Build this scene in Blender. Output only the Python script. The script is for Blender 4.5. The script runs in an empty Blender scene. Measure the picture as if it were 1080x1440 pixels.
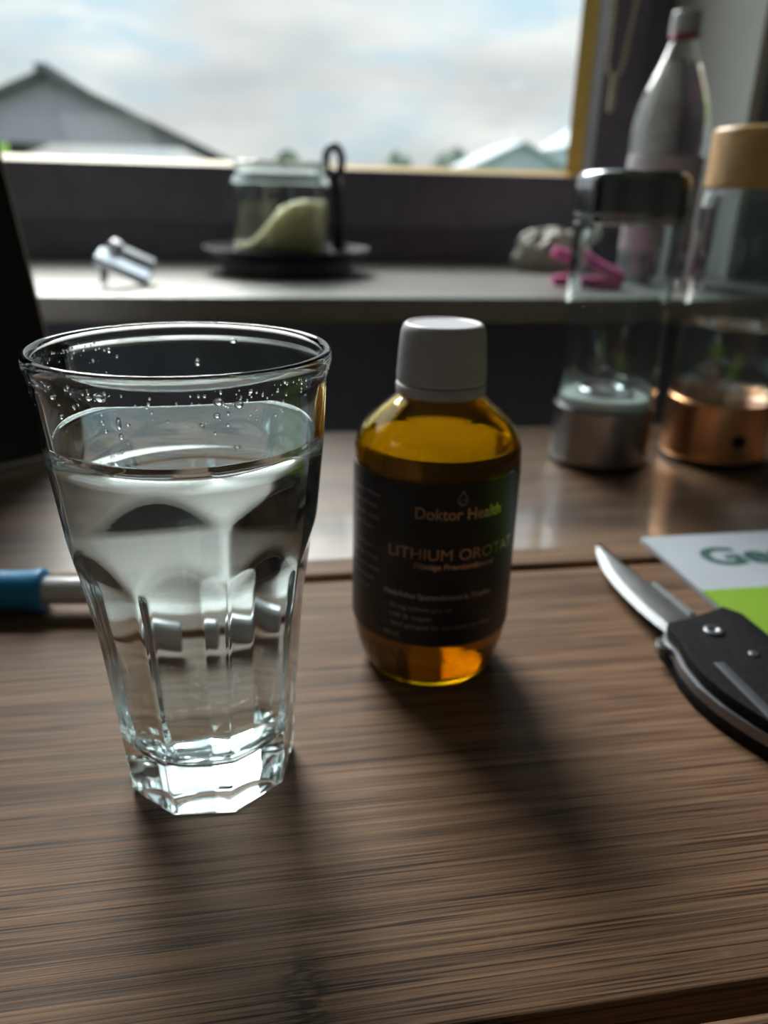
import bpy, bmesh, math, random
from math import sin, cos, pi, radians, sqrt, exp, atan2
from mathutils import Vector, Matrix, noise
random.seed(7)
scene = bpy.context.scene
col = scene.collection

# ------------------------------------------------------------------ camera
cd = bpy.data.cameras.new('camera')
cam = bpy.data.objects.new('camera', cd); col.objects.link(cam)
cam.matrix_world = (Matrix.Translation((0, 0, .179)) @ Matrix.Rotation(radians(-10), 4, 'Z')
                    @ Matrix.Rotation(radians(90 - 22.5), 4, 'X') @ Matrix.Rotation(radians(1.5), 4, 'Z'))
cd.sensor_fit = 'VERTICAL'; cd.sensor_height = 36.0; cd.lens = 27.0      # 1080 px focal length on a 1440 px tall frame
cd.clip_start = .005; cd.clip_end = 500
cd.dof.use_dof = True; cd.dof.focus_distance = .196; cd.dof.aperture_fstop = 8.8
scene.camera = cam

# ------------------------------------------------------------------ view + sampling limits
vs = scene.view_settings
vs.view_transform = 'Standard'; vs.look = 'None'; vs.gamma = 1.0; vs.use_curve_mapping = False
vs.exposure = 0.2
scene.cycles.max_bounces = 32; scene.cycles.transmission_bounces = 28; scene.cycles.glossy_bounces = 10
scene.cycles.diffuse_bounces = 6; scene.cycles.transparent_max_bounces = 24
scene.cycles.use_denoising = True
scene.cycles.sample_clamp_indirect = 8.0
scene.cycles.blur_glossy = .3

# ------------------------------------------------------------------ node helpers
def nd(nt, t, **kw):
    n = nt.nodes.new(t)
    for k, v in kw.items():
        if k.startswith('i_'):
            n.inputs[k[2:].replace('_', ' ')].default_value = v
        else:
            setattr(n, k, v)
    return n
def ramp(nt, fac, stops, interp='LINEAR'):
    r = nd(nt, 'ShaderNodeValToRGB'); r.color_ramp.interpolation = interp
    while len(r.color_ramp.elements) < len(stops): r.color_ramp.elements.new(.5)
    for e, (p, c) in zip(r.color_ramp.elements, stops):
        e.position = p; e.color = (*c, 1) if len(c) == 3 else c
    nt.links.new(fac, r.inputs[0]); return r.outputs[0]
def math_n(nt, op, a, b=None, c=None):
    m = nd(nt, 'ShaderNodeMath', operation=op)
    for i, v in enumerate((a, b, c)):
        if v is None: continue
        if isinstance(v, (int, float)): m.inputs[i].default_value = v
        else: nt.links.new(v, m.inputs[i])
    return m.outputs[0]
def mixc(nt, fac, a, b, mode='MIX'):
    m = nd(nt, 'ShaderNodeMix', data_type='RGBA', blend_type=mode)
    for i, v in ((0, fac), (6, a), (7, b)):
        if isinstance(v, (int, float)): m.inputs[i].default_value = v
        elif isinstance(v, tuple): m.inputs[i].default_value = (*v, 1)
        else: nt.links.new(v, m.inputs[i])
    return m.outputs[2]

# ------------------------------------------------------------------ world: bright broken overcast, brighter towards the zenith
W = bpy.data.worlds.new('sky'); scene.world = W; W.use_nodes = True
nt = W.node_tree; nt.nodes.clear()
tc = nd(nt, 'ShaderNodeTexCoord')
sep = nd(nt, 'ShaderNodeSeparateXYZ'); nt.links.new(tc.outputs['Generated'], sep.inputs[0])
mp = nd(nt, 'ShaderNodeMapping'); mp.inputs['Scale'].default_value = (4.2, 4.2, 13); mp.inputs['Location'].default_value = (3.1, 1.7, .4)
mp.inputs['Rotation'].default_value = (0, radians(6), 0)
nt.links.new(tc.outputs['Generated'], mp.inputs[0])
n1 = nd(nt, 'ShaderNodeTexNoise', i_Scale=1.0, i_Detail=5.0, i_Roughness=.52, i_Distortion=.4); nt.links.new(mp.outputs[0], n1.inputs['Vector'])
mp2 = nd(nt, 'ShaderNodeMapping'); mp2.inputs['Scale'].default_value = (3, 3, 10); mp2.inputs['Location'].default_value = (8.3, 2.2, 5)
nt.links.new(tc.outputs['Generated'], mp2.inputs[0])
n2 = nd(nt, 'ShaderNodeTexNoise', i_Scale=1.0, i_Detail=4.0, i_Roughness=.5); nt.links.new(mp2.outputs[0], n2.inputs['Vector'])
cloud = ramp(nt, n2.outputs['Fac'], [(.3, (.50, .52, .55)), (.48, (.68, .69, .69)), (.64, (.92, .91, .88))])
blue = (.50, .64, .74)
cover = ramp(nt, n1.outputs['Fac'], [(.36, (0, 0, 0)), (.52, (1, 1, 1))])
skyc = mixc(nt, cover, blue, cloud)
zz = math_n(nt, 'MAXIMUM', sep.outputs['Z'], 0.0)
grad = math_n(nt, 'MULTIPLY_ADD', zz, 2.0, 1.0)
bg = nd(nt, 'ShaderNodeBackground'); nt.links.new(skyc, bg.inputs[0])
nt.links.new(math_n(nt, 'MULTIPLY', grad, .92), bg.inputs[1])
wo = nd(nt, 'ShaderNodeOutputWorld'); nt.links.new(bg.outputs[0], wo.inputs[0])
W.cycles.sampling_method = 'AUTOMATIC'

# veiled sun high in front of the window
sl = bpy.data.lights.new('veiled_sun', 'SUN'); sl.energy = 4.4; sl.angle = radians(28); sl.color = (1, .97, .93)
so = bpy.data.objects.new('veiled_sun', sl); col.objects.link(so)
so.rotation_euler = Vector((-.22 * cos(radians(37)), cos(radians(37)), sin(radians(37)))).to_track_quat('Z', 'Y').to_euler()

# window portal: guides sky sampling through the opening, gives off no light of its own
pl = bpy.data.lights.new('window_portal', 'AREA'); pl.shape = 'RECTANGLE'; pl.size = 2.2; pl.size_y = 1.45
pl.cycles.is_portal = True
po = bpy.data.objects.new('window_portal', pl); col.objects.link(po)
po.location = (-.43, 1.33, .78); po.rotation_euler = (radians(-90), 0, 0)

# ------------------------------------------------------------------ materials
MATS = {}
def new_mat(name):
    m = bpy.data.materials.new(name); m.use_nodes = True
    nt = m.node_tree; b = nt.nodes['Principled BSDF']; MATS[name] = m
    return m, nt, b
def plain(name, c, rough=.5, metal=0.0, var=.12, scale=40.0, bump=0.0, spec=.5, coat=0.0, trans=0.0, ior=1.5):
    m, nt, b = new_mat(name)
    tc = nd(nt, 'ShaderNodeTexCoord')
    n = nd(nt, 'ShaderNodeTexNoise', i_Scale=scale, i_Detail=3.0); nt.links.new(tc.outputs['Object'], n.inputs['Vector'])
    lo = tuple(x * (1 - var) for x in c); hi = tuple(min(1, x * (1 + var)) for x in c)
    nt.links.new(ramp(nt, n.outputs['Fac'], [(.3, lo), (.7, hi)]), b.inputs['Base Color'])
    b.inputs['Roughness'].default_value = rough; b.inputs['Metallic'].default_value = metal
    b.inputs['Specular IOR Level'].default_value = spec; b.inputs['Coat Weight'].default_value = coat
    b.inputs['Transmission Weight'].default_value = trans; b.inputs['IOR'].default_value = ior
    if bump:
        bp = nd(nt, 'ShaderNodeBump', i_Strength=bump, i_Distance=.001)
        nt.links.new(n.outputs['Fac'], bp.inputs['Height']); nt.links.new(bp.outputs[0], b.inputs['Normal'])
    return m
def glass(name, c, ior=1.5, rough=0.0, trans=1.0):
    m, nt, b = new_mat(name)
    b.inputs['Base Color'].default_value = (*c, 1); b.inputs['IOR'].default_value = ior
    b.inputs['Roughness'].default_value = rough; b.inputs['Transmission Weight'].default_value = trans
    return m

def thin_pane(name, tint=(1, 1, 1)):
    m = bpy.data.materials.new(name); m.use_nodes = True; nt = m.node_tree; nt.nodes.clear(); MATS[name] = m
    t = nd(nt, 'ShaderNodeBsdfTransparent'); t.inputs[0].default_value = (*tint, 1)
    g = nd(nt, 'ShaderNodeBsdfGlossy'); g.inputs['Roughness'].default_value = .02
    lw = nd(nt, 'ShaderNodeLayerWeight'); lw.inputs[0].default_value = .5
    fr_ = math_n(nt, 'MULTIPLY_ADD', math_n(nt, 'POWER', lw.outputs['Facing'], 5.0), .95, .04)
    mx = nd(nt, 'ShaderNodeMixShader'); nt.links.new(fr_, mx.inputs[0])
    nt.links.new(t.outputs[0], mx.inputs[1]); nt.links.new(g.outputs[0], mx.inputs[2])
    o = nd(nt, 'ShaderNodeOutputMaterial'); nt.links.new(mx.outputs[0], o.inputs[0]); return m

def wood(name, dark, mid, light, fx, fy, rough, bump, node_at=None, coat=0.0, spec=.5):
    m, nt, b = new_mat(name)
    tc = nd(nt, 'ShaderNodeTexCoord')
    def ns(sx, sy, det, rg=.5, loc=(0, 0, 0)):
        mp = nd(nt, 'ShaderNodeMapping'); mp.inputs['Scale'].default_value = (sx, sy, sy); mp.inputs['Location'].default_value = loc
        nt.links.new(tc.outputs['Object'], mp.inputs[0])
        n = nd(nt, 'ShaderNodeTexNoise', i_Scale=1.0, i_Detail=det, i_Roughness=rg); nt.links.new(mp.outputs[0], n.inputs['Vector'])
        return n.outputs['Fac']
    fine = ns(fx, fy, 4, .62); band = ns(fx * .3, fy * .16, 2, .5, (3, 7, 1)); blot = ns(9, 22, 3, .55, (1, 4, 2))
    s = math_n(nt, 'ADD', math_n(nt, 'MULTIPLY', fine, .62), math_n(nt, 'MULTIPLY', band, .38))
    c = ramp(nt, s, [(.37, dark), (.48, mid), (.60, light)])
    if node_at:      # thin dark fibre lines
        ln = ns(fx * 2.2, fy * 1.5, 1, .5, (6, 2, 3))
        c = mixc(nt, 1.0, c, ramp(nt, ln, [(.36, (.30, .27, .25)), (.44, (1, 1, 1))]), 'MULTIPLY')
    tint = ramp(nt, blot, [(.35, (.78, .74, .72)), (.5, (1, .97, .95)), (.66, (1.0, 1.0, 1.0))])
    c = mixc(nt, 1.0, c, tint, 'MULTIPLY')
    if node_at:
        # bamboo joints: short bands across the grain with dashed dark marks
        for (x, y, sx, sy) in node_at:
            mp = nd(nt, 'ShaderNodeMapping'); mp.vector_type = 'POINT'
            mp.inputs['Location'].default_value = (-x / sx, -y / sy, 0); mp.inputs['Scale'].default_value = (1 / sx, 1 / sy, 0)
            nt.links.new(tc.outputs['Object'], mp.inputs[0])
            g = nd(nt, 'ShaderNodeTexGradient', gradient_type='SPHERICAL'); nt.links.new(mp.outputs[0], g.inputs[0])
            d = ns(190, 1100, 2, .5, (x * 50, 3, 1))
            k = math_n(nt, 'MULTIPLY', ramp(nt, g.outputs['Fac'], [(0, (0, 0, 0)), (.5, (1, 1, 1))]), ramp(nt, d, [(.42, (0, 0, 0)), (.56, (.9, .9, .9))]))
            c = mixc(nt, k, c, tuple(v * .6 for v in dark))
        sm = ns(14, 26, 5, .7, (5, 1, 9))
        c = mixc(nt, math_n(nt, 'MULTIPLY', ramp(nt, sm, [(.66, (0, 0, 0)), (.78, (1, 1, 1))]), .35), c, (.35, .32, .30))
    nt.links.new(c, b.inputs['Base Color'])
    r = math_n(nt, 'MULTIPLY_ADD', fine, .25, rough - .12); nt.links.new(r, b.inputs['Roughness'])
    b.inputs['Coat Weight'].default_value = coat; b.inputs['Coat Roughness'].default_value = .10; b.inputs['Coat IOR'].default_value = 1.7; b.inputs['Specular IOR Level'].default_value = spec
    bp = nd(nt, 'ShaderNodeBump', i_Strength=bump, i_Distance=.0006)
    nt.links.new(fine, bp.inputs['Height']); nt.links.new(bp.outputs[0], b.inputs['Normal'])
    return m

wood('board_wood', (.070, .037, .022), (.168, .094, .056), (.270, .160, .096), 8, 950, .56, .4, spec=.2, node_at=[(.006, .1265, .008, .016), (-.13, .30, .007, .016), (.19, .17, .007, .014)])
wood('table_wood', (.035, .018, .009), (.11, .058, .028), (.20, .11, .055), 7, 160, .40, .04, coat=1.0, spec=1.0)
wood('bamboo', (.58, .31, .12), (.76, .46, .20), (.84, .56, .28), 6, 120, .34, .05)
glass('clear_glass', (.87, .945, .955), 1.5)
glass('water_clear', (1, 1, 1), 1.333)
glass('amber_glass', (1.0, .66, .006), 1.5)
glass('amber_liquid', (.30, .20, .08), 1.5, trans=.55)
glass('pet_plastic', (.985, .99, .99), 1.45)
thin_pane('window_pane', (.96, .98, .97))
plain('white_plastic', (.62, .60, .68), .38, var=.03)
plain('label_black', (.012, .013, .018), .42, var=.2)
plain('foil_copper', (.52, .38, .29), .28, 1.0, var=.2, scale=150)
plain('foil_silver', (.36, .35, .36), .35, .6, var=.15, scale=120)
plain('wall_navy', (.30, .34, .45), .7, var=.08, scale=8, bump=.1)
plain('wall_light', (.62, .60, .57), .8, var=.04, scale=6)
plain('ceiling_white', (.75, .75, .74), .85, var=.03)
plain('floor_tile', (.24, .20, .17), .5, var=.15, scale=6)
plain('reveal_grey', (.78, .77, .75), .35, var=.06, scale=6)
plain('sill_stone', (.27, .262, .245), .36, var=.08, scale=60)
plain('frame_dark', (.18, .16, .215), .45, var=.1, scale=30)
plain('bead_yellow', (.66, .42, .09), .5, var=.1, scale=60)
plain('black_gloss', (.010, .011, .014), .22, var=.2)
plain('black_matte', (.016, .016, .018), .55, var=.2)
plain('dark_iron', (.022, .023, .028), .42, var=.3, bump=.2)
plain('wax_yellow', (.78, .66, .30), .5, var=.06, scale=30)
plain('steel_dark', (.36, .36, .37), .26, 1.0, var=.1)
plain('lid_metal', (.30, .31, .33), .14, 1.0, var=.1)
plain('chrome', (.72, .74, .77), .12, 1.0, var=.03)
plain('silver_blue', (.70, .76, .86), .25, .85, var=.05)
plain('copper', (.78, .40, .20), .27, 1.0, var=.1)
plain('pale_disc', (.72, .78, .74), .3, var=.08)
plain('blade_steel', (.34, .35, .37), .33, .9, var=.12, scale=90)
plain('edge_steel', (.30, .32, .34), .5, .6, var=.05)
plain('knife_black', (.010, .010, .011), .7, var=.3, scale=300, bump=.25, spec=.10)
plain('liner_grey', (.22, .23, .26), .4, .9, var=.1)
plain('paper_white', (.42, .47, .54), .35, var=.03)
plain('paper_green', (.20, .36, .028), .35, var=.05)
plain('print_green', (.035, .11, .10), .5, var=.1)
plain('blue_rubber', (.015, .27, .58), .42, var=.1)
plain('pale_shaft', (.80, .79, .84), .18, .1, var=.04)
plain('pink_plastic', (.90, .16, .45), .35, var=.1)
plain('bag_plastic', (.55, .54, .44), .3, var=.25, scale=60, trans=.35)
plain('red_plastic', (.45, .03, .05), .4)
plain('grey_cap', (.60, .62, .66), .35, var=.05)
plain('label_pale', (.66, .62, .66), .45, var=.1, scale=90)
plain('label_pink', (.66, .50, .55), .45, var=.1, scale=90)
plain('chain_beige', (.62, .54, .40), .45, var=.1)
plain('roof_slate', (.10, .105, .12), .7, var=.2, scale=3)
plain('gable_grey', (.34, .335, .42), .7, var=.08, scale=2)
plain('house_pale', (.56, .60, .55), .8, var=.06, scale=2)
plain('shutter_green', (.45, .72, .18), .6, var=.08)
plain('roof_blue', (.42, .50, .58), .6, var=.1, scale=2)
plain('leaf_haze_green', (.12, .17, .14), .7, var=.4, scale=3)  # bluish distance haze is mixed into the leaf colour
plain('bark', (.08, .055, .04), .8, var=.3)
plain('grass', (.10, .16, .05), .9, var=.3, scale=.5)
M = MATS

# ------------------------------------------------------------------ mesh helpers
US = 1.0      # unit of the drawing: sill things are drawn with a unit of 1.25
def link(name, me, mat=None, parent=None, smooth=True):
    o = bpy.data.objects.new(name, me); col.objects.link(o)
    if US != 1.0:
        for q in me.vertices: q.co *= US
    if mat: me.materials.append(M[mat] if isinstance(mat, str) else mat)
    if parent: o.parent = parent
    for p in me.polygons: p.use_smooth = smooth
    return o
def pyd(name, v, f, mat=None, parent=None, smooth=True):
    me = bpy.data.meshes.new(name); me.from_pydata([tuple(x) for x in v], [], f); me.update()
    bm = bmesh.new(); bm.from_mesh(me); bmesh.ops.recalc_face_normals(bm, faces=bm.faces); bm.to_mesh(me); bm.free()
    return link(name, me, mat, parent, smooth)
def rings(name, R, mat=None, parent=None, smooth=True, closed=False):
    """R: list of rings of equal length; a one-point ring is a pole. closed joins last ring to first."""
    v, f, idx = [], [], []
    for r in R:
        idx.append(list(range(len(v), len(v) + len(r)))); v += r
    pairs = list(zip(idx, idx[1:])) + ([(idx[-1], idx[0])] if closed else [])
    for a, b in pairs:
        n = max(len(a), len(b))
        for i in range(n):
            j = (i + 1) % n
            if len(a) == 1: f.append((a[0], b[i], b[j]))
            elif len(b) == 1: f.append((a[i], a[j], b[0]))
            else: f.append((a[i], a[j], b[j], b[i]))
    return pyd(name, v, f, mat, parent, smooth)
def lathe(name, prof, mat, parent=None, n=64, closed=False, off=(0, 0, 0), smooth=True):
    # holding loops close to both ends of every long stretch keep the shading true to the form
    src = list(prof) + ([prof[0]] if closed else []); pr = [src[0]]
    for a, b in zip(src, src[1:]):
        L = sqrt((b[0] - a[0]) ** 2 + (b[1] - a[1]) ** 2)
        if L > .004:
            for t in (.0006 / L, 1 - .0006 / L): pr.append((a[0] + (b[0] - a[0]) * t, a[1] + (b[1] - a[1]) * t))
        pr.append(b)
    if closed: pr.pop()
    R = []
    for r, z in pr:
        R.append([(off[0], off[1], z + off[2])] if r <= 1e-7 else [(off[0] + r * cos(2 * pi * i / n), off[1] + r * sin(2 * pi * i / n), z + off[2]) for i in range(n)])
    return rings(name, R, mat, parent, smooth, closed)
def sharp(o, ang=35):
    me = o.data
    bm = bmesh.new(); bm.from_mesh(me)
    for e in bm.edges:
        if len(e.link_faces) == 2 and e.calc_face_angle(0) > radians(ang): e.smooth = False
    bm.to_mesh(me); bm.free(); return o
def box(name, lo, hi, mat, parent=None, bevel=0.0, seg=2):
    bm = bmesh.new(); bmesh.ops.create_cube(bm, size=1)
    s = [h - l for l, h in zip(lo, hi)]; c = [(h + l) / 2 for l, h in zip(lo, hi)]
    for v in bm.verts: v.co = Vector((v.co[i] * s[i] + c[i] for i in range(3)))
    if bevel: bmesh.ops.bevel(bm, geom=bm.edges[:], offset=bevel, segments=seg, profile=.7, affect='EDGES')
    me = bpy.data.meshes.new(name); bm.to_mesh(me); bm.free()
    return sharp(link(name, me, mat, parent, bevel > 0), 40)
def boxes(name, L, mat, parent=None):
    v, f = [], []
    for lo, hi in L:
        k = len(v)
        v += [(x, y, z) for x in (lo[0], hi[0]) for y in (lo[1], hi[1]) for z in (lo[2], hi[2])]
        f += [tuple(k + i for i in q) for q in ((0, 1, 3, 2), (4, 6, 7, 5), (0, 4, 5, 1), (2, 3, 7, 6), (0, 2, 6, 4), (1, 5, 7, 3))]
    return pyd(name, v, f, mat, parent, False)
def prism(name, poly, z0, z1, mat, parent=None, bevel=0.0):
    bm = bmesh.new(); vs_ = [bm.verts.new((x, y, z0)) for x, y in poly]; fc = bm.faces.new(vs_)
    ex = bmesh.ops.extrude_face_region(bm, geom=[fc])
    for g in ex['geom']:
        if isinstance(g, bmesh.types.BMVert): g.co.z = z1
    bmesh.ops.recalc_face_normals(bm, faces=bm.faces)
    if bevel:
        ed = [e for e in bm.edges if abs(e.verts[0].co.z - e.verts[1].co.z) < 1e-6]
        bmesh.ops.bevel(bm, geom=ed, offset=bevel, segments=2, profile=.6, affect='EDGES')
    me = bpy.data.meshes.new(name); bm.to_mesh(me); bm.free()
    return sharp(link(name, me, mat, parent, bevel > 0), 40)
def tube(name, pts, r, mat, parent=None, n=12, closed=False):
    pts = [Vector(p) for p in pts]; R = []; up = Vector((.123, .31, .94)).normalized()
    N = len(pts)
    for i, p in enumerate(pts):
        a = pts[(i - 1) % N] if (closed or i > 0) else p; b = pts[(i + 1) % N] if (closed or i < N - 1) else p
        t = (b - a).normalized(); u = t.cross(up).normalized(); w = t.cross(u)
        rr = r[i] if isinstance(r, (list, tuple)) else r
        R.append([tuple(p + (u * cos(2 * pi * k / n) + w * sin(2 * pi * k / n)) * rr) for k in range(n)])
    if not closed: R = [[tuple(pts[0])]] + R + [[tuple(pts[-1])]]
    return rings(name, R, mat, parent, True, closed)
def thing(name, label, cat, loc=(0, 0, 0), rz=0, group=None):
    o = bpy.data.objects.new(name, None); col.objects.link(o); o.empty_display_size = .02
    o.location = loc; o.rotation_euler = (0, 0, rz); tag(o, label, cat, group); return o
def tag(o, label, cat, group=None):
    o['label'] = label; o['category'] = cat
    if group: o['group'] = group
    return o
def struct(o, label=None):
    o['kind'] = 'structure'
    if label: o['label'] = label
    return o
def sempty(name, label):
    o = bpy.data.objects.new(name, None); col.objects.link(o); o.empty_display_size = .02
    return struct(o, label)
def text_geo(body, size, bold=0.0, space=1.0):
    cu = bpy.data.curves.new('t', 'FONT'); cu.body = body; cu.size = size; cu.align_x = 'LEFT'; cu.offset = bold; cu.space_character = space
    cu.resolution_u = 4
    o = bpy.data.objects.new('t', cu); col.objects.link(o)
    dg = bpy.context.evaluated_depsgraph_get(); dg.update(); me = o.evaluated_get(dg).to_mesh()
    v = [tuple(x.co) for x in me.vertices]; f = [tuple(p.vertices) for p in me.polygons]
    bpy.data.objects.remove(o); bpy.data.curves.remove(cu)
    return v, f
def wrap_text(name, body, size, r, ang, z, mat, parent, width=None, bold=0.0, center=True):
    """text laid round a cylinder; ang in degrees measured from -Y towards +X; width = arc length to fill."""
    v, f = text_geo(body, size, bold)
    x0 = min(p[0] for p in v); x1 = max(p[0] for p in v); k = (width / (x1 - x0)) if width else 1.0
    out = []
    for x, y, _ in v:
        s = (x - x0) * k - ((x1 - x0) * k / 2 if center else 0)
        a = radians(ang) + s / r
        out.append((r * sin(a), -r * cos(a), z + y))
    return pyd(name, out, f, mat, parent, False)

# ------------------------------------------------------------------ room shell
X0, X1, Y0, Y1, ZF, ZC = -2.3, 1.9, -2.7, 1.0125, -.76, 1.80
YB = Y1 + .28
struct(boxes('floor', [((X0, Y0, ZF - .1), (X1, YB, ZF))], 'floor_tile'))
struct(boxes('ceiling', [((X0, Y0, ZC), (X1, YB, ZC + .1))], 'ceiling_white'))
struct(boxes('wall_left', [((X0 - .1, Y0, ZF), (X0, YB, ZC))], 'wall_light'))
struct(boxes('wall_right', [((X1, Y0, ZF), (X1 + .1, YB, ZC))], 'wall_light'))
struct(boxes('wall_back', [((X0, Y0 - .1, ZF), (X1, Y0, ZC))], 'wall_light'))
SILL = .0815
WX0, WX1, WZ0, WZ1 = -1.5, .6375, .0565, 1.48
struct(boxes('wall_front', [((X0, Y1, ZF), (X1, YB, WZ0)), ((X0, Y1, WZ1), (X1, YB, ZC)),
                            ((X0, Y1, WZ0), (WX0 - .015, YB, WZ1)), ((WX1 + .015, Y1, WZ0), (X1, YB, WZ1))], 'wall_navy'))
struct(boxes('wall_reveal_right', [((WX1, Y1 - .001, SILL), (WX1 + .015, YB, WZ1))], 'reveal_grey'))
struct(boxes('wall_reveal_left', [((WX0 - .015, Y1 - .001, SILL), (WX0, YB, WZ1))], 'reveal_grey'))
sill_v = [(-1.6, .794), (.75, .794), (.75, 1.0115), (WX1 - .0005, 1.0115), (WX1 - .0005, 1.25), (WX0 + .0005, 1.25), (WX0 + .0005, 1.0115), (-1.6, 1.0115)]
struct(prism('window_sill', sill_v, WZ0, SILL, 'sill_stone', bevel=.002), 'pale stone window sill, its front edge in shade')

# window: dark frame, dark sash, yellow glazing bead, glass pane
win = sempty('window_1', 'dark framed window with a yellow inner bead, clouds outside')
FY0, FY1 = 1.231, 1.31
def fr(name, lo, hi, mat='frame_dark', bv=.002): return box(name, lo, hi, mat, win, bv)
ZT = WZ1 - .05
fr('frame_rail', (WX0, FY0 + .015, SILL), (WX1, FY1, .140)); fr('frame_rail', (WX0, FY0 + .015, ZT), (WX1, FY1, WZ1))
fr('frame_stile', (.582, FY0 + .015, .140), (WX1, FY1, ZT)); fr('frame_stile', (WX0, FY0 + .015, .140), (WX0 + .055, FY1, ZT))
fr('sash_rail', (WX0 + .05, FY0 - .005, .130), (.590, FY1 - .015, .2109), bv=.005); fr('sash_rail', (WX0 + .05, FY0 - .005, ZT - .08), (.590, FY1 - .015, ZT + .008), bv=.005)
fr('sash_stile', (.526, FY0 - .005, .2109), (.590, FY1 - .015, ZT - .08), bv=.005); fr('sash_stile', (WX0 + .05, FY0 - .005, .2109), (WX0 + .135, FY1 - .015, ZT - .08), bv=.005)
def bead(name, v): return pyd(name, v, [(0, 1, 2), (3, 5, 4), (0, 3, 4, 1), (1, 4, 5, 2), (2, 5, 3, 0)], 'bead_yellow', win, False)
LX = WX0 + .135
bead('glazing_bead', [(LX, 1.258, .2109), (LX, 1.285, .2109), (LX, 1.285, .2190), (.526, 1.258, .2109), (.526, 1.285, .2109), (.526, 1.285, .2190)])
bead('glazing_bead', [(.526, 1.262, .2109), (.526, 1.285, .2109), (.508, 1.285, .2109), (.526, 1.262, ZT - .08), (.526, 1.285, ZT - .08), (.508, 1.285, ZT - .08)])
boxes('pane', [((LX - .01, 1.287, .203), (.545, 1.291, ZT - .07))], 'window_pane', win)

# ------------------------------------------------------------------ outside
struct(boxes('ground', [((-150, 1.6, -1.9), (150, 260, -1.6))], 'grass'))
def house(name, label, apex, slope, half, depth, base, wall_h_eave, gm, wm, rm):
    t = thing(name, label, 'house', (apex[0], apex[1], base))
    za = apex[2] - base; ze = za - slope * half
    pyd('wall', [(-half, 0, 0), (half, 0, 0), (half, 0, ze), (-half, 0, ze), (-half, depth, 0), (half, depth, 0), (half, depth, ze), (-half, depth, ze)],
        [(0, 1, 2, 3), (4, 7, 6, 5), (1, 5, 6, 2), (0, 3, 7, 4), (3, 2, 6, 7), (0, 4, 5, 1)], wm, t, False)
    g = -.06; h2 = half + .25
    zl = wall_h_eave - base; hl = (za - zl) / slope
    pyd('gable', [(-hl, g, zl), (hl, g, zl), (0, g, za), (-hl, 0, zl), (hl, 0, zl), (0, 0, za)], [(0, 1, 2), (3, 5, 4), (0, 3, 4, 1), (1, 4, 5, 2), (2, 5, 3, 0)], gm, t, False)
    th = .14
    for s in (-1, 1):
        a = [(0, -.35, za + .02), (s * h2, -.35, za - slope * h2), (s * h2, depth + .3, za - slope * h2), (0, depth + .3, za + .02)]
        b = [(x, y, z + th) for x, y, z in a]
        pyd('roof_slope', a + b, [(0, 1, 2, 3), (4, 7, 6, 5), (0, 4, 5, 1), (1, 5, 6, 2), (2, 6, 7, 3), (3, 7, 4, 0)], rm, t, False)
    return t
h1 = house('house', 'grey gabled house with a pale wall below its gable, at the window edge', (-4.1, 19.6, 2.27), .42, 3.9, 9, -1.6, 1.02, 'gable_grey', 'house_pale', 'roof_slate')
box('ridge_cap', (-.12, -.45, 3.93), (.12, 9, 4.12), 'roof_slate', h1, .03)
box('green_shutter', (-2.5, -.09, 1.9), (-.95, .01, 2.6), 'shutter_green', h1)
h2 = house('house', 'small far house with a blue-grey roof near the right window stile', (12.75, 37.9, 2.45), .45, 2.2, 4, -1.6, 1.4, 'roof_blue', 'house_pale', 'roof_blue')
h3 = house('house', 'taller blue-grey far roof rising beside the right window stile', (20.2, 42.8, 4.8), .62, 3.4, 4, -1.6, 1.6, 'roof_blue', 'house_pale', 'roof_blue')
for k, (x, y, z, r, lb) in enumerate([(9.4, 52, 2.15, 1.2, 'small round dark tree on the horizon, farthest from the houses'), (12.6, 50, 2.35, 1.4, 'broad dark tree on the horizon between two others'), (16.4, 52, 2.2, 1.2, 'dark tree on the horizon beside the blue-grey roof'), (2.2, 44, 2.05, .6, 'lone slim dark tree on the horizon behind the candle jar')]):
    t = thing('tree', lb, 'tree', (x, y, -1.6), group='trees on the horizon')
    bm = bmesh.new(); bmesh.ops.create_icosphere(bm, subdivisions=4, radius=1)
    for v in bm.verts:
        d = 1 + .35 * noise.noise(v.co * 2.2 + Vector((k * 5, 0, 0))) + .18 * noise.noise(v.co * 6)
        v.co = Vector((v.co.x * r * d, v.co.y * r * d, v.co.z * r * 1.15 * d + z + 1.6 - r * .95))
    me = bpy.data.meshes.new('crown'); bm.to_mesh(me); bm.free(); link('crown', me, 'leaf_haze_green', t)
    lathe('trunk', [(0, 0), (.16, 0), (.11, z + 1.6 - r), (0, z + 1.6 - r)], 'bark', t, 10)

# ------------------------------------------------------------------ table
TB = thing('dining_table', 'dark brown glossy wooden table under the cutting board', 'table', (0, 0, ZF))
box('tabletop', (-.85, -.35, -.052 - ZF), (1.05, .665, -.020 - ZF), 'table_wood', TB, .003)
for x in (-.78, .98):
    for y in (-.28, .60):
        box('leg', (x - .035, y - .035, 0), (x + .035, y + .035, -.052 - ZF), 'table_wood', TB, .003)

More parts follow.
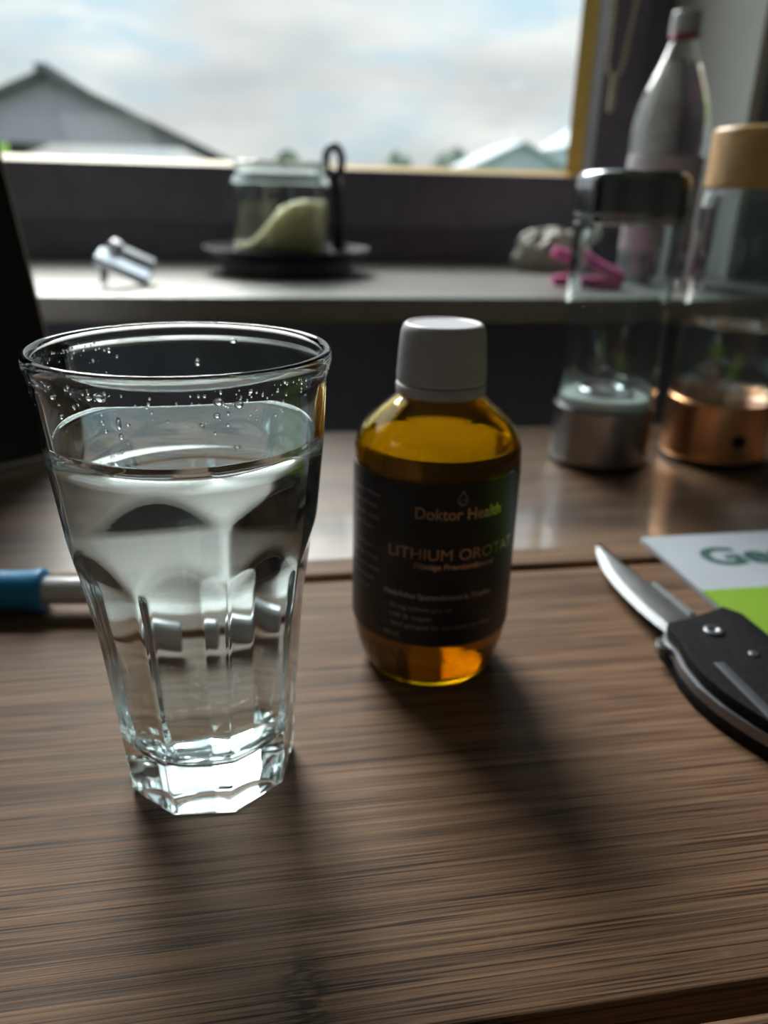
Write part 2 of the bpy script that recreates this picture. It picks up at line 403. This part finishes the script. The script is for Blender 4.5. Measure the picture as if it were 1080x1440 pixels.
# cutting board with a juice groove
def rrect(x0, x1, y0, y1, r, z, n=8):
    p = []
    for cx, cy, a in ((x1 - r, y0 + r, -90), (x1 - r, y1 - r, 0), (x0 + r, y1 - r, 90), (x0 + r, y0 + r, 180)):
        for i in range(n + 1):
            t = radians(a + 90 * i / n); p.append((cx + r * cos(t), cy + r * sin(t), z))
    return p
BX0, BX1, BY0, BY1 = -.185, .275, .087, .3665
def brr(o, z, rr=None): return rrect(BX0 + o, BX1 - o, BY0 + o, BY1 - o, max(.004, (.022 if rr is None else rr) - o * .6), z)
g0 = .0198; gw = .0078
R = [[((BX0 + BX1) / 2, (BY0 + BY1) / 2, -.0199)], brr(.002, -.0199), brr(0, -.018), brr(0, -.0022), brr(.0007, -.0007), brr(.0022, 0), brr(.0032, 0), brr(g0 - .0018, 0), brr(g0 - .0006, 0), brr(g0 + .0001, -.0006)]
for i in range(7):
    t = i / 6; R.append(brr(g0 + gw * (.5 - .5 * cos(pi * (.12 + .76 * t))), -.0078 * sin(pi * (.12 + .76 * t)) ** .6))
R += [brr(g0 + gw - .0001, -.0006), brr(g0 + gw + .0006, 0), brr(g0 + gw + .0018, 0), [((BX0 + BX1) / 2, (BY0 + BY1) / 2, 0)]]
brd = sharp(rings('cutting_board', R, 'board_wood'), 50)
tag(brd, 'dark brown bamboo cutting board with a juice groove along its edge', 'cutting board')

# ------------------------------------------------------------------ drinking glass
GL = thing('drinking_glass', 'clear faceted tumbler three quarters full of water on the cutting board', 'glass', (-.0188, .215, .0003))
def interp(tab, z):
    for (z0, r0), (z1, r1) in zip(tab, tab[1:]):
        if z <= z1:
            t = max(0, (z - z0) / (z1 - z0)); return r0 + (r1 - r0) * t
    return tab[-1][1]
CONE = [(0, .0300), (.04, .0318), (.075, .0346), (.092, .0362), (.110, .0379), (.125, .0391), (.14, .0402)]
FAC = [(0, .0258), (.004, .0259), (.03, .0275), (.06, .0299), (.08, .0328), (.0905, .0362), (.10, .0400), (.14, .06)]
NF, PH = 9, radians(-90 - 3.6)
def smin(a, b, k):
    h = max(k - abs(a - b), 0) / k; return min(a, b) - h * h * k * .25
def r_out(z, th):
    w = 2 * pi / NF; d = ((th - PH + w / 2) % w) - w / 2
    pl = interp(FAC, z) / cos(d)
    return smin(interp(CONE, z), pl, .0007)
NG = 216; TH = [2 * pi * i / NG for i in range(NG)]
GH = .14
INN = [(.0135, .0), (.0142, .012), (.0155, .0185), (.018, .0218), (.022, .0238), (.03, .0252), (.06, .0277), (.09, .0325), (.11, .0353), (.125, .0368), (.137, .0379)]
def ring(rf, z): return [(rf(t) * cos(t), rf(t) * sin(t), z) for t in TH]
R = [[(0, 0, .0016)], ring(lambda t: .016, .0012), ring(lambda t: r_out(0, t) - .0030, .0002), ring(lambda t: r_out(0, t) - .0013, .0), ring(lambda t: r_out(0, t) - .0004, .0005), ring(lambda t: r_out(.0015, t), .0016)]
zz_ = .0035
while zz_ < .1345:
    R.append(ring(lambda t: r_out(zz_, t), zz_)); zz_ += .00165
for r_, z_ in ((.0402, .1352), (.0405, .1365), (.0405, .1380), (.0401, .1392), (.0394, .1398), (.0387, .1396), (.0381, .1388), (.0378, .1375)):
    R.append(ring(lambda t: r_, z_))
def r_in(z):
    return interp([(b, a) for b, a in INN], z) if z > .0135 else 0
zs_ = [.134, .128, .122, .1165, .11, .10, .09, .08, .07, .06, .05, .042, .035, .03, .026, .0225, .02, .018, .0165]
for z_ in zs_: R.append(ring(lambda t: r_in(z_), z_))
R += [ring(lambda t: .0150, .0150), ring(lambda t: .0105, .0139), ring(lambda t: .005, .0135), [(0, 0, .0134)]]
rings('glass_body', R, 'clear_glass', GL)
# water: closed volume reaching a hair into the glass wall, small meniscus at the rim
WL = .1165; ov = .0003
def rw(z): return r_in(z) + ov
R = [[(0, 0, .0134 - ov)], ring(lambda t: .005, .0135 - ov), ring(lambda t: .0105, .0139 - ov), ring(lambda t: .0150 + ov * .7, .0150 - ov * .7)]
for z_ in (.0165, .018, .02, .0225, .026, .03, .035, .042, .05, .06, .07, .08, .09, .10, .11): R.append(ring(lambda t: rw(z_), z_))
R += [ring(lambda t: rw(WL + .0006), WL + .0006), ring(lambda t: rw(WL) - .0006, WL + .0003), ring(lambda t: rw(WL) - .0012, WL + .0001), ring(lambda t: rw(WL) - .0018, WL), ring(lambda t: rw(WL) - .0024, WL), ring(lambda t: .025, WL), ring(lambda t: .012, WL), [(0, 0, WL)]]
rings('water', R, 'water_clear', GL)
# droplets clinging to the inside of the wall
def blob_mesh(L, name, mat, parent):
    v, f = [], []
    for (th, z, a, b, h) in L:
        r0 = r_in(z); n = Vector((-cos(th), -sin(th), 0)); u = Vector((-sin(th), cos(th), 0)); c = Vector((r0 * cos(th), r0 * sin(th), z))
        k = len(v); v.append(c + n * h); NN = 10
        for j, (q, hh) in enumerate(((.5, .82), (.85, .45), (1.0, -.25))):
            for i in range(NN):
                t = 2 * pi * i / NN; v.append(c + u * (cos(t) * a * q) + Vector((0, 0, sin(t) * b * q * (1.15 if sin(t) < 0 else .9))) + n * (h * hh))
        v.append(c - n * .0002)
        for i in range(NN):
            j = (i + 1) % NN; f.append((k, k + 1 + i, k + 1 + j))
            for q in (0, 1): o1 = k + 1 + q * NN; f.append((o1 + i, o1 + NN + i, o1 + NN + j, o1 + j))
            o1 = k + 1 + 2 * NN; f.append((o1 + i, k + 1 + 3 * NN, o1 + j))
    return pyd(name, v, f, mat, parent)
rad = lambda d: radians(d - 90)
DL = [(rad(16), .1335, .0017, .0015, .0009), (rad(23.3), .1322, .0017, .0013, .0009), (rad(15.2), .1300, .0012, .0009, .0006), (rad(-18.9), .1285, .0009, .0022, .0007),
      (rad(-18.7), .1252, .0008, .0011, .0006), (rad(-24.3), .1345, .0022, .0017, .001), (rad(-29), .1340, .0012, .0010, .0007), (rad(-44), .1280, .0011, .0010, .0007),
      (rad(-47), .1325, .0016, .0009, .0006), (rad(-15.5), .1282, .0008, .0005, .0004), (rad(178), .1275, .0014, .0015, .0008), (rad(160), .1345, .0022, .0010, .0008), (rad(-140), .1330, .0011, .0011, .0007)]
DL = [(t, z, a * .72, b * .72, h * .72) for t, z, a, b, h in DL]
for i in range(190):
    a = random.choice((random.gauss(-38, 14), random.gauss(30, 22), random.uniform(-80, 80), random.gauss(-120, 12)))
    s = random.uniform(.00012, .00045); DL.append((rad(a), .1362 - abs(random.gauss(0, .004)), s, s * random.uniform(.8, 1.5), s * .6))
dr = blob_mesh(DL, 'water_droplets', 'water_clear', GL); dr['kind'] = 'stuff'; dr['label'] = 'tiny water drops clinging inside the rim'

# ------------------------------------------------------------------ amber medicine bottle
BT = thing('medicine_bottle', 'amber glass bottle with black label and white screw cap on the board', 'bottle', (.0675, .2701, .0003))
OUT = [(.0225, .0), (.0252, .0008), (.0272, .0036), (.0292, .0095), (.0306, .0155), (.0313, .0205), (.0315, .024), (.0315, .06), (.0315, .0885), (.0312, .0925), (.0303, .0962), (.0286, .0995), (.0262, .1025), (.0222, .1062), (.0182, .1095), (.0152, .1118), (.0132, .1136), (.0125, .1155), (.0125, .131)]
def inner(prof, t):
    out = []
    for i, (r, z) in enumerate(prof):
        a = prof[max(i - 1, 0)]; b = prof[min(i + 1, len(prof) - 1)]
        dx, dz = b[0] - a[0], b[1] - a[1]; L = sqrt(dx * dx + dz * dz); out.append((r - dz / L * t, z + dx / L * t))
    return out
IN = inner(OUT[2:], .0022); IN = [(.0215, .0042)] + IN
prof = [(0, .0022), (.016, .0018), (.021, .0004)] + OUT + [(.0115, .1315), (.0103, .131)] + [(r, z) for r, z in reversed(IN) if z < .13] + [(.012, .0046), (0, .0050)]
lathe('glass_body', prof, 'amber_glass', BT, 96)
LB = .0938
def rin(z):
    return interp([(zz, r) for r, z_ in [(0, 0)] for zz, r in sorted([(b, a) for a, b in IN])], z)
lq = [(0, .0050 - ov), (.012, .0046 - ov), (.0215 + ov * .5, .0042 - ov * .5)]
for r, z in IN[1:]:
    if z < LB - .002: lq.append((r + ov, z))
lq += [(rin(LB + .0006) + ov, LB + .0006), (rin(LB) - .0006, LB + .0003), (rin(LB) - .0012, LB + .0001), (rin(LB) - .0018, LB), (.018, LB), (.008, LB), (0, LB)]
lathe('liquid', lq, 'amber_liquid', BT, 96)
# label sleeve
r0, r1 = .03155, .03170
def arc(r, z): return [(r * sin(radians(a)), -r * cos(radians(a)), z) for a in range(-155, 171, 5)]
A, B_, C_, D_ = arc(r1, .0226), arc(r1, .0872), arc(r0, .0872), arc(r0, .0226)
n = len(A); v = A + B_ + C_ + D_; f = []
for i in range(n - 1):
    for q in range(4): f.append((q * n + i, q * n + i + 1, ((q + 1) % 4) * n + i + 1, ((q + 1) % 4) * n + i))
f += [(0, n, 2 * n, 3 * n), (n - 1, 4 * n - 1, 3 * n - 1, 2 * n - 1)]
lab = sharp(pyd('label', v, f, 'label_black', BT), 40)
rt = r1 + .00006
wt = lambda nm, *a, **k: wrap_text(nm, *a, **k)
A2 = lambda a, b: radians(b - a) * rt
wt('brand_lettering', 'Doktor Health', .0062, rt, 4.1, .0742, 'foil_copper', lab, width=A2(-25.8, 34), bold=.00008)
wt('title_lettering', 'LITHIUM OROTAT', .0062, rt, 4, .0585, 'foil_copper', lab, width=A2(-43.5, 51))
wt('subtitle_lettering', 'Flüssige Premiumformel', .0030, rt, 2.8, .0549, 'foil_copper', lab, width=A2(-25.3, 31), bold=.00012)
wt('claim_lettering', 'Natürliches Spurenelement in Tropfen', .0030, rt, -8, .0426, 'foil_silver', lab, width=A2(-46.4, 30), bold=.00012)
for tx, a, b, z in (('50 mg Lithium pro ml', -41.5, 1.2, .0374), ('100 % vegan', -41.3, -12.3, .0336), ('Ideal geeignet für Getränke im Alltag', -40, 32.6, .0300)):
    wt('bullet_lettering', tx, .0027, rt, (a + b) / 2, z, 'foil_silver', lab, width=A2(a, b))
    wt('bullet_mark', '-', .0027, rt, a - 4, z, 'foil_silver', lab)
wt('volume_lettering', '100 ml', .0026, rt, -40, .0254, 'foil_silver', lab, width=A2(-45.5, -34))
for i in range(9):
    wt('side_lettering', ['Zutaten: Wasser', 'Lithium Orotat', 'Verzehr: täglich', '1 ml Tropfen', 'Kühl lagern', 'Nach dem Öffnen', 'bald verbrauchen', 'Gut schütteln', '100 ml'][i], .0024, rt, -66 - (i % 2) * 1.5, .079 - i * .0044 - (.003 if i > 3 else 0), 'foil_silver', lab)
# drop emblem above the brand
pts = []
for i in range(28):
    t = 2 * pi * i / 28; s = sin(t); pts.append((.0019 * cos(t) * (1 if s < 0 else (1 - s) ** .6), .0021 * s + (.0016 * s if s > 0 else 0)))
v = [];
for k in (1, .84):
    for x, y in pts: a = radians(4) + x * k / rt; v.append((rt * sin(a), -rt * cos(a), .0815 + y * k))
pyd('drop_emblem', v, [(i, (i + 1) % 28, 28 + (i + 1) % 28, 28 + i) for i in range(28)], 'foil_silver', lab, False)
v = []
for s in (1, -1):
    for i in range(9):
        t = radians(-40 + 200 * i / 8)
        for k in (1, .72):
            x = s * (.00028 + .00062 * k * sin(t)); y = s * (.00025 + .0009 * k * cos(t)) - .0005
            a = radians(4) + x / rt; v.append((rt * sin(a), -rt * cos(a), .0815 + y))
pyd('drop_emblem', v, [(b + 2 * i, b + 2 * i + 1, b + 2 * i + 3, b + 2 * i + 2) for b in (0, 18) for i in range(8)], 'foil_silver', lab, False)
# cap
NC = 240; tc_ = [2 * pi * i / NC for i in range(NC)]
def cr(r, z, amp=0): return [((r + amp * (.5 + .5 * cos(60 * t))) * cos(t), (r + amp * (.5 + .5 * cos(60 * t))) * sin(t), z) for t in tc_]
cap = rings('screw_cap', [[(0, 0, .1322)], cr(.0126, .1320), cr(.0128, .1165), cr(.0161, .1165), cr(.0163, .1172), cr(.01615, .1185, .00022), cr(.0155, .1285, .00022), cr(.0150, .1340, .0002), cr(.0148, .1352), cr(.0143, .1364), cr(.0134, .1371), cr(.0128, .1371), cr(.0122, .1366), cr(.0118, .13655), [(0, 0, .1367)]], 'white_plastic', BT)
lathe('tamper_ring', [(.0129, .1120), (.0160, .1120), (.01645, .1127), (.0165, .1150), (.0162, .1160), (.0129, .1160)], 'white_plastic', BT, 96, closed=True)

# ------------------------------------------------------------------ blue handled tool on the board
TL = thing('hand_tool', 'blue handled tool with a smooth pale shaft, lying behind the tumbler', 'tool', (-.0979, .3270, .0), radians(-7))
def xl(name, prof, mat, zc): # lathe along X
    n = 40; R = []
    for r, x in prof: R.append([(x, 0, zc)] if r < 1e-6 else [(x, r * cos(2 * pi * i / n), zc + r * sin(2 * pi * i / n)) for i in range(n)])
    return rings(name, R, mat, TL)
xl('handle', [(0, -.105), (.006, -.105), (.0088, -.102), (.0096, -.09), (.0094, -.06), (.0093, -.03), (.0090, -.014), (.0092, -.006), (.0099, -.001), (.0099, .0006), (.0092, .0012), (.0068, .0012), (0, .001)], 'blue_rubber', .0101)
xl('shaft', [(0, .0005), (.0062, .0005), (.0063, .001), (.0063, .072), (.0055, .074), (0, .074)], 'pale_shaft', .0101)

# ------------------------------------------------------------------ folding knife
KN = thing('folding_knife', 'open folding knife with grey blade and black handle beside the leaflet', 'knife', (0, 0, 0))
edge = [(.1768, .3480), (.1736, .3400), (.1703, .3285), (.1681, .3176), (.1671, .3050), (.1670, .2930), (.1676, .2800), (.1692, .2670), (.1716, .2564)]
spine = [(.1905, .2590), (.1902, .2677), (.1880, .2850), (.1858, .3000), (.1850, .3035), (.1828, .3055), (.1822, .3150), (.1808, .3290), (.1792, .3400), (.1776, .3470)]
zb0, zb1 = .0062, .0090
cen = []
for x, y in edge: cen.append((x + .0040 if y < .34 else x + .002, y - (.002 if y > .34 else 0)))
v = []; f = []; ne = len(edge)
# ground bevel: sharp edge line at mid thickness up to the flats
for (x, y), (cx, cy) in zip(edge, cen): v += [(x, y, (zb0 + zb1) / 2), (cx, cy, zb1), (cx, cy, zb0)]
for i in range(ne - 1):
    a, b = 3 * i, 3 * i + 3; f += [(a, b, b + 1, a + 1), (a, a + 2, b + 2, b), (a + 1, b + 1, b + 2, a + 2)]
f += [(0, 1, 2), (3 * ne - 3, 3 * ne - 1, 3 * ne - 2)]
be = pyd('blade_edge', v, f, 'edge_steel', KN, False)
prism('blade', cen + spine, zb0, zb1, 'blade_steel', KN, .0004)
prism('spine_swedge', [(.1874, .2720), (.1908, .2720), (.1868, .3020), (.1854, .3035)], zb1 - .001, zb1 + .0006, 'edge_steel', KN, .0003)
hl = [(.1672, .2590), (.1642, .2535), (.1640, .2440), (.1612, .2330), (.1606, .2200), (.1625, .2080), (.1665, .1960), (.1735, .1810), (.1800, .1640), (.1840, .1500), (.1900, .1440), (.1990, .1450),
      (.2060, .1520), (.2085, .1650), (.2070, .1850), (.2060, .2050), (.2070, .2250), (.2072, .2450), (.2065, .2620), (.2010, .2690), (.1930, .2660), (.1780, .2610)]
prism('handle_scale', hl, .0002, .0055, 'knife_black', KN, .0012); prism('liner', [(x * .985 + .1855 * .015, y * .985 + .2 * .015) for x, y in hl], .0054, .0098, 'liner_grey', KN, .0003)
prism('handle_scale', [(x * .93 + .1865 * .07, y * .985 + .2 * .015) for x, y in hl], .0097, .0150, 'knife_black', KN, .0016)
lathe('pivot_screw', [(0, .0140), (.0042, .0140), (.0042, .0156), (.0034, .0161), (.0018, .0161), (.0014, .0154), (0, .0154)], 'liner_grey', KN, 24, off=(.1835, .2480, 0))
lathe('scale_screw', [(0, .0140), (.0022, .0140), (.0022, .0154), (.0016, .0157), (0, .0154)], 'liner_grey', KN, 20, off=(.1900, .2300, 0))
prism('flipper_tab', [(.1680, .2570), (.1622, .2545), (.1596, .2500), (.1600, .2470), (.1640, .2460), (.1690, .2500)], .0058, .0094, 'steel_dark', KN, .0006)
lathe('thumb_stud', [(0, .0088), (.0022, .0088), (.0024, .0120), (.0014, .0130), (0, .0130)], 'black_matte', KN, 20, off=(.1985, .2665, 0))
box('clip', (.1700, .168, .0146), (.1745, .226, .0156), 'liner_grey', KN, .0004)

# ------------------------------------------------------------------ leaflet
LF = thing('leaflet', 'white and lime green leaflet with dark green lettering, right of the knife', 'leaflet', (0, 0, 0))
box('pages', (.2118, .135, .0004), (.345, .3650, .0036), 'paper_white', LF, .0005)
box('green_panel', (.2116, .1348, .0034), (.3452, .3012, .0040), 'paper_green', LF, .0002)
v, f = text_geo('Ges', .0285, .0011)
x0 = min(p[0] for p in v)
pyd('title_lettering', [((x - x0) * 1.12 + .2325, y + .3268, .00372) for x, y, _ in v], f, 'print_green', LF, False)
# small crumb on the front lip of the board
bm = bmesh.new(); bmesh.ops.create_icosphere(bm, subdivisions=2, radius=.0007)
for q in bm.verts: q.co *= 1 + .4 * noise.noise(q.co * 1500)
me = bpy.data.meshes.new('crumb'); bm.to_mesh(me); bm.free()
o = link('crumb', me, 'dark_iron'); o.location = (.1190, .1062, .0006)
tag(o, 'tiny dark crumb by the juice groove of the cutting board', 'crumb')

# ------------------------------------------------------------------ water flasks on the table
TZ = -.0198
F1 = thing('water_flask', 'clear glass flask with black lid and dark steel base, standing on the table', 'bottle', (.2778, .5686, TZ))
lathe('base', [(0, .004), (.0385, .004), (.0392, .005), (.0392, .046), (.0388, .048), (.0368, .0485), (0, .0485)], 'steel_dark', F1, 64)
lathe('foot_ring', [(0, 0), (.0375, 0), (.0385, .001), (.0385, .0045), (0, .0045)], 'black_matte', F1, 64)
lathe('glass_tube', [(.0385, .0475), (.0390, .049), (.0390, .186), (.0385, .189), (.0368, .189), (.0362, .186), (.0362, .051), (.0355, .0475)], 'clear_glass', F1, 64, closed=True)
lathe('glass_floor', [(0, .0488), (.0352, .0488), (.0352, .0545), (.033, .056), (.028, .0562), (0, .0562)], 'pale_disc', F1, 64)
lathe('electrode_ring', [(.012, .0560), (.021, .0560), (.0218, .058), (.020, .0605), (.014, .0605), (.012, .059)], 'chrome', F1, 48, closed=True)
lathe('collar', [(.0360, .182), (.0394, .182), (.0396, .184), (.0396, .1885), (.0360, .1885)], 'chrome', F1, 64, closed=True)
lathe('lid', [(0, .1885), (.0400, .1885), (.0404, .190), (.0404, .206), (.0400, .212), (.0388, .2155), (.0360, .2178), (.030, .2186), (0, .2186)], 'lid_metal', F1, 64)
F2 = thing('water_flask', 'glass water flask with bamboo lid and copper base, standing on the table', 'bottle', (.3801, .5687, TZ))
lathe('base', [(0, .004), (.0412, .004), (.0420, .006), (.0412, .030), (.0404, .050), (.0398, .052), (0, .052)], 'copper', F2, 64)
lathe('foot_ring', [(0, 0), (.040, 0), (.041, .001), (.041, .0045), (0, .0045)], 'black_matte', F2, 64)
lathe('glass_tube', [(0, .0515), (.0385, .0515), (.0400, .054), (.0403, .062), (.0403, .195), (.0395, .204), (.038, .208), (.0355, .208), (.037, .203), (.0378, .195), (.0378, .064), (.036, .060), (.0, .059)], 'clear_glass', F2, 64)
lathe('water', [(0, .0588), (.0362, .0597), (.0381, .0640), (.0381, .1105), (.0372, .1096), (.036, .1092), (0, .1092)], 'water_clear', F2, 64)
lathe('lid', [(0, .2085), (.0395, .2085), (.0400, .210), (.0400, .246), (.0392, .2485), (.037, .2495), (0, .2495)], 'bamboo', F2, 64)
a = radians(-95)
bt = lathe('power_button', [(0, -.0035), (.0055, -.0035), (.0055, .0008), (.0048, .0013), (0, .0010)], 'black_gloss', F2, 32)
bt.matrix_local = Matrix.Translation((.0412 * cos(a), .0412 * sin(a), .024)) @ Matrix.Rotation(a, 4, 'Z') @ Matrix.Rotation(radians(90), 4, 'Y')

# ------------------------------------------------------------------ things on the sill
SZ = SILL + .0003
US = 1.25
PB = thing('water_bottle', 'clear plastic bottle with grey cap and pale label on the window sill', 'bottle', (.517, .9789, SZ))
po_ = [(.010, .004), (.020, .001), (.028, 0), (.033, .002), (.0352, .008), (.0355, .02), (.0352, .05), (.0355, .09), (.0362, .128), (.0364, .142), (.0355, .152), (.0330, .164), (.0295, .175), (.0245, .187), (.0190, .199), (.0150, .209), (.0125, .216), (.0118, .219), (.0118, .231)]
pi_ = inner(po_, .0007)
lathe('bottle_body', [(0, .0045)] + po_ + [(.0108, .2312)] + [(max(r, .001), z) for r, z in reversed(pi_)] + [(0, .0052)], 'pet_plastic', PB, 64)
lathe('water', [(0, .0050)] + [(max(r + .0002, .001), z) for r, z in pi_ if z < .206] + [(0, .2055)], 'water_clear', PB, 64)
lathe('label', [(.03535, .052), (.03575, .052), (.0360, .088), (.0364, .118), (.0360, .118), (.0356, .088)], 'label_pale', PB, 64, closed=True)
lathe('label_band', [(.03545, .030), (.0358, .030), (.0358, .0515), (.03545, .0515)], 'label_pink', PB, 64, closed=True)
lathe('cap_ring', [(.0121, .2195), (.0138, .2195), (.0139, .2225), (.0121, .2225)], 'red_plastic', PB, 48, closed=True)
lathe('cap', [(0, .2335), (.0121, .2330), (.0121, .2230), (.0136, .2230), (.0138, .225), (.0134, .2395), (.0126, .2412), (0, .2415)], 'grey_cap', PB, 48)

DS = thing('candle_dish', 'black footed dish with a tall ring handle under the candle jar', 'dish', (.0499, 1.0491, SZ))
lathe('tray', [(0, 0), (.0640, 0), (.0660, .002), (.0660, .0135), (.0700, .0155), (.0800, .0185), (.0850, .0225), (.0845, .0250), (.0835, .0245), (.079, .0205), (.066, .0175), (0, .0170)], 'dark_iron', DS, 72)
hp = [(.058, .055, .018), (.058, .056, .05), (.056, .056, .075), (.054, .055, .0925)]
tube('handle_stem', hp, [.0065, .0065, .0075, .0080], 'dark_iron', DS)
tube('handle_ring', [(.0535 + .0085 * cos(2 * pi * i / 28), .054, .1090 + .0135 * sin(2 * pi * i / 28)) for i in range(28)], .0044, 'dark_iron', DS, 12, True)

JR = thing('candle_jar', 'clear glass jar with slanting yellow candle wax, standing on the dish', 'candle', (.0431, 1.0463, SZ + .0217))
jo = [(.040, 0), (.0465, .0015), (.0490, .006), (.0495, .015), (.0497, .060), (.0490, .068), (.0460, .0735), (.0440, .0755), (.0455, .078), (.0462, .0845), (.0450, .0865)]
lathe('glass_body', [(0, .001)] + jo + [(.0425, .0860), (.0420, .080), (.0425, .0745), (.0465, .067), (.0470, .060), (.0468, .015), (.0455, .007), (.040, .0045), (0, .004)], 'clear_glass', JR, 72)
# slanted, scooped wax surface
n = 56; R = [[(0, 0, .0042)]]
for rr in (.02, .040): R.append([(rr * cos(2 * pi * i / n), rr * sin(2 * pi * i / n), .0043) for i in range(n)])
def wz(x, y):
    u = x / .046; return .029 + .023 * (1 / (1 + exp(-5.0 * (u + .30))) * 2 - 1) + .003 * noise.noise(Vector((x * 60, y * 60, 1)))
R.append([(.0452 * cos(2 * pi * i / n), .0452 * sin(2 * pi * i / n), .008) for i in range(n)])
for q in (1.0, .97, .8, .6, .4, .2):
    R.append([(.0462 * q * cos(2 * pi * i / n), .0462 * q * sin(2 * pi * i / n), wz(.0462 * q * cos(2 * pi * i / n), .0462 * q * sin(2 * pi * i / n)) - (.001 if q == 1 else 0)) for i in range(n)])
R.append([(0, 0, wz(0, 0))])
rings('wax', R, 'wax_yellow', JR)
tube('wick', [(.004, 0, wz(.004, 0) - .002), (.004, 0, wz(.004, 0) + .005), (.0055, 0, wz(.004, 0) + .010)], .0009, 'black_matte', JR, 8)

# silver gadget propped on thin black feet
GD = thing('silver_gadget', 'small shiny silver gadget propped aslant on thin black feet on the sill', 'gadget', (-.1306, .8937, SZ))
rot = Matrix.Translation((0, 0, .0205)) @ Matrix.Rotation(radians(24), 4, 'Y') @ Matrix.Rotation(radians(22), 4, 'X')
b1 = box('front_shell', (-.023, -.015, -.004), (.023, .007, .004), 'silver_blue', GD, .0035, 3); b1.matrix_local = rot
b2 = box('back_shell', (-.011, .005, -.006), (.023, .018, .008), 'steel_dark', GD, .005, 3); b2.matrix_local = rot
lathe('round_knob', [(0, .003), (.006, .003), (.0065, .008), (.004, .0115), (0, .012)], 'chrome', b2, 24, off=(-.012, .010, 0))
for x, z1 in ((-.017, .021), (.017, .0065)):
    tube('foot', [(x - .002, -.010, .0011), (x, -.009, z1 - .006)], .0014, 'black_matte', GD, 8); tube('foot', [(x - .002, .012, .0011), (x, .010, z1)], .0014, 'black_matte', GD, 8)

# crumpled bag and pink clip
BG = thing('plastic_bag', 'small crumpled translucent plastic bag on the sill beside the pink clip', 'bag', (.419, 1.116, SZ))
bm = bmesh.new(); bmesh.ops.create_icosphere(bm, subdivisions=5, radius=1)
for q in bm.verts:
    p = q.co.copy(); d = 1 + .25 * noise.noise(p * 1.7 + Vector((4, 2, 1))) - .22 * abs(noise.noise(p * 3.1)) - .12 * abs(noise.noise(p * 7.3))
    x, y, z = p.x * .037 * d, p.y * .03 * d, p.z * .028 * d + .020 + .006 * p.x
    q.co = Vector((x, y, max(z, .0002)))
me = bpy.data.meshes.new('bag_film'); bm.to_mesh(me); bm.free(); link('bag_film', me, 'bag_plastic', BG)
tube('twisted_neck', [(.026, 0, .032), (.036, -.004, .040), (.042, -.006, .038), (.046, -.008, .046)], [.010, .006, .005, .010], 'bag_plastic', BG, 12)
PC = thing('bag_clip', 'bright pink plastic clip lying on the sill by the crumpled bag', 'clip', (.398, .905, SZ), radians(-30))
prism('lower_arm', [(-.030, -.006), (.028, -.009), (.033, 0), (.028, .009), (-.030, .006), (-.033, 0)], .0002, .009, 'pink_plastic', PC, .0018)
ua = prism('upper_arm', [(-.034, -.006), (.029, -.009), (.034, 0), (.029, .009), (-.034, .006), (-.037, 0)], 0, .010, 'pink_plastic', PC, .0018)
ua.matrix_local = Matrix.Translation((0, 0, .019)) @ Matrix.Rotation(radians(17), 4, 'Y')
lathe('hinge', [(0, -.0075), (.0075, -.0075), (.0082, -.006), (.0082, .006), (.0075, .0075), (0, .0075)], 'pink_plastic', PC, 24).matrix_local = Matrix.Translation((.036, 0, .0105)) @ Matrix.Rotation(radians(90), 4, 'X')
for q in (-.02, .005): box('tooth', (q, -.003, .0085), (q + .003, .003, .0125), 'pink_plastic', PC, .0006)

US = 1.0
# tablet leaning on its kickstand at the left edge of the table
TBt = thing('tablet', 'black tablet with thin grey rim leaning back on a stand at the table edge', 'tablet', (-.141, .622, TZ), radians(38))
tl = Matrix.Rotation(radians(-15), 4, 'X')
def tp(o): o.matrix_local = tl; return o
tp(box('housing', (-.26, .0010, .0006), (0, .0090, .36), 'reveal_grey', TBt, .003))
tp(box('screen', (-.257, -.0004, .004), (-.003, .0012, .357), 'black_gloss', TBt, .0004))
tube('kickstand', [(-.13, .148, .0032), (-.13, .072, .21)], .003, 'black_matte', TBt, 10)

# beaded blind chain in front of the frame
CH = thing('blind_chain', 'pale beaded blind chain loop hanging beside the window stile', 'chain', (.538, 1.200, .293))
US = 1.25
def ch_pts():
    L = []
    for i in range(160): t = i / 159; L.append((.4095 - .0025 * t - (.0015 * sin(t * 3)), 1.22 + (.330 - 1.22) * t))
    for i in range(1, 14): t = pi * (1 - i / 14) ; L.append((.4165 + .0098 * cos(t), .330 - .020 * sin(t)))
    for i in range(160): t = i / 159; L.append((.4263 + .016 * min(1, t * 6.5) - .006 * t, .330 + (1.22 - .330) * t))
    return L
pts = ch_pts(); v = []; f = []; acc = 0; last = None
ico = bmesh.new(); bmesh.ops.create_icosphere(ico, subdivisions=1, radius=.0029)
iv = [q.co.copy() for q in ico.verts]; fi = [tuple(w.index for w in q.verts) for q in ico.faces]; ico.free()
prev = Vector((pts[0][0], 0, pts[0][1])); dist = 0; nxt = 0
for x, z in pts[1:]:
    p = Vector((x, 0, z)); seg = (p - prev).length
    while nxt <= dist + seg:
        c = prev.lerp(p, (nxt - dist) / max(seg, 1e-9)); k = len(v)
        v += [(c.x - .42 + w.x, w.y, c.z - .27 + w.z) for w in iv]; f += [tuple(k + i for i in q) for q in fi]; nxt += .0062
    dist += seg; prev = p
bd = pyd('bead_strand', v, f, 'chain_beige', CH); bd['kind'] = 'stuff'
tube('cord', [(x - .42, 0, z - .27) for x, z in pts[::3]], .0006, 'chain_beige', CH, 6)
lathe('weight', [(0, .004), (.0032, .004), (.0040, .006), (.0036, .034), (.0022, .041), (0, .042)], 'chain_beige', CH, 20, off=(-.003, 0, 0))
box('holder', (-.022, -.006, .945), (.034, .026, .975), 'frame_dark', CH, .002)
US = 1.0
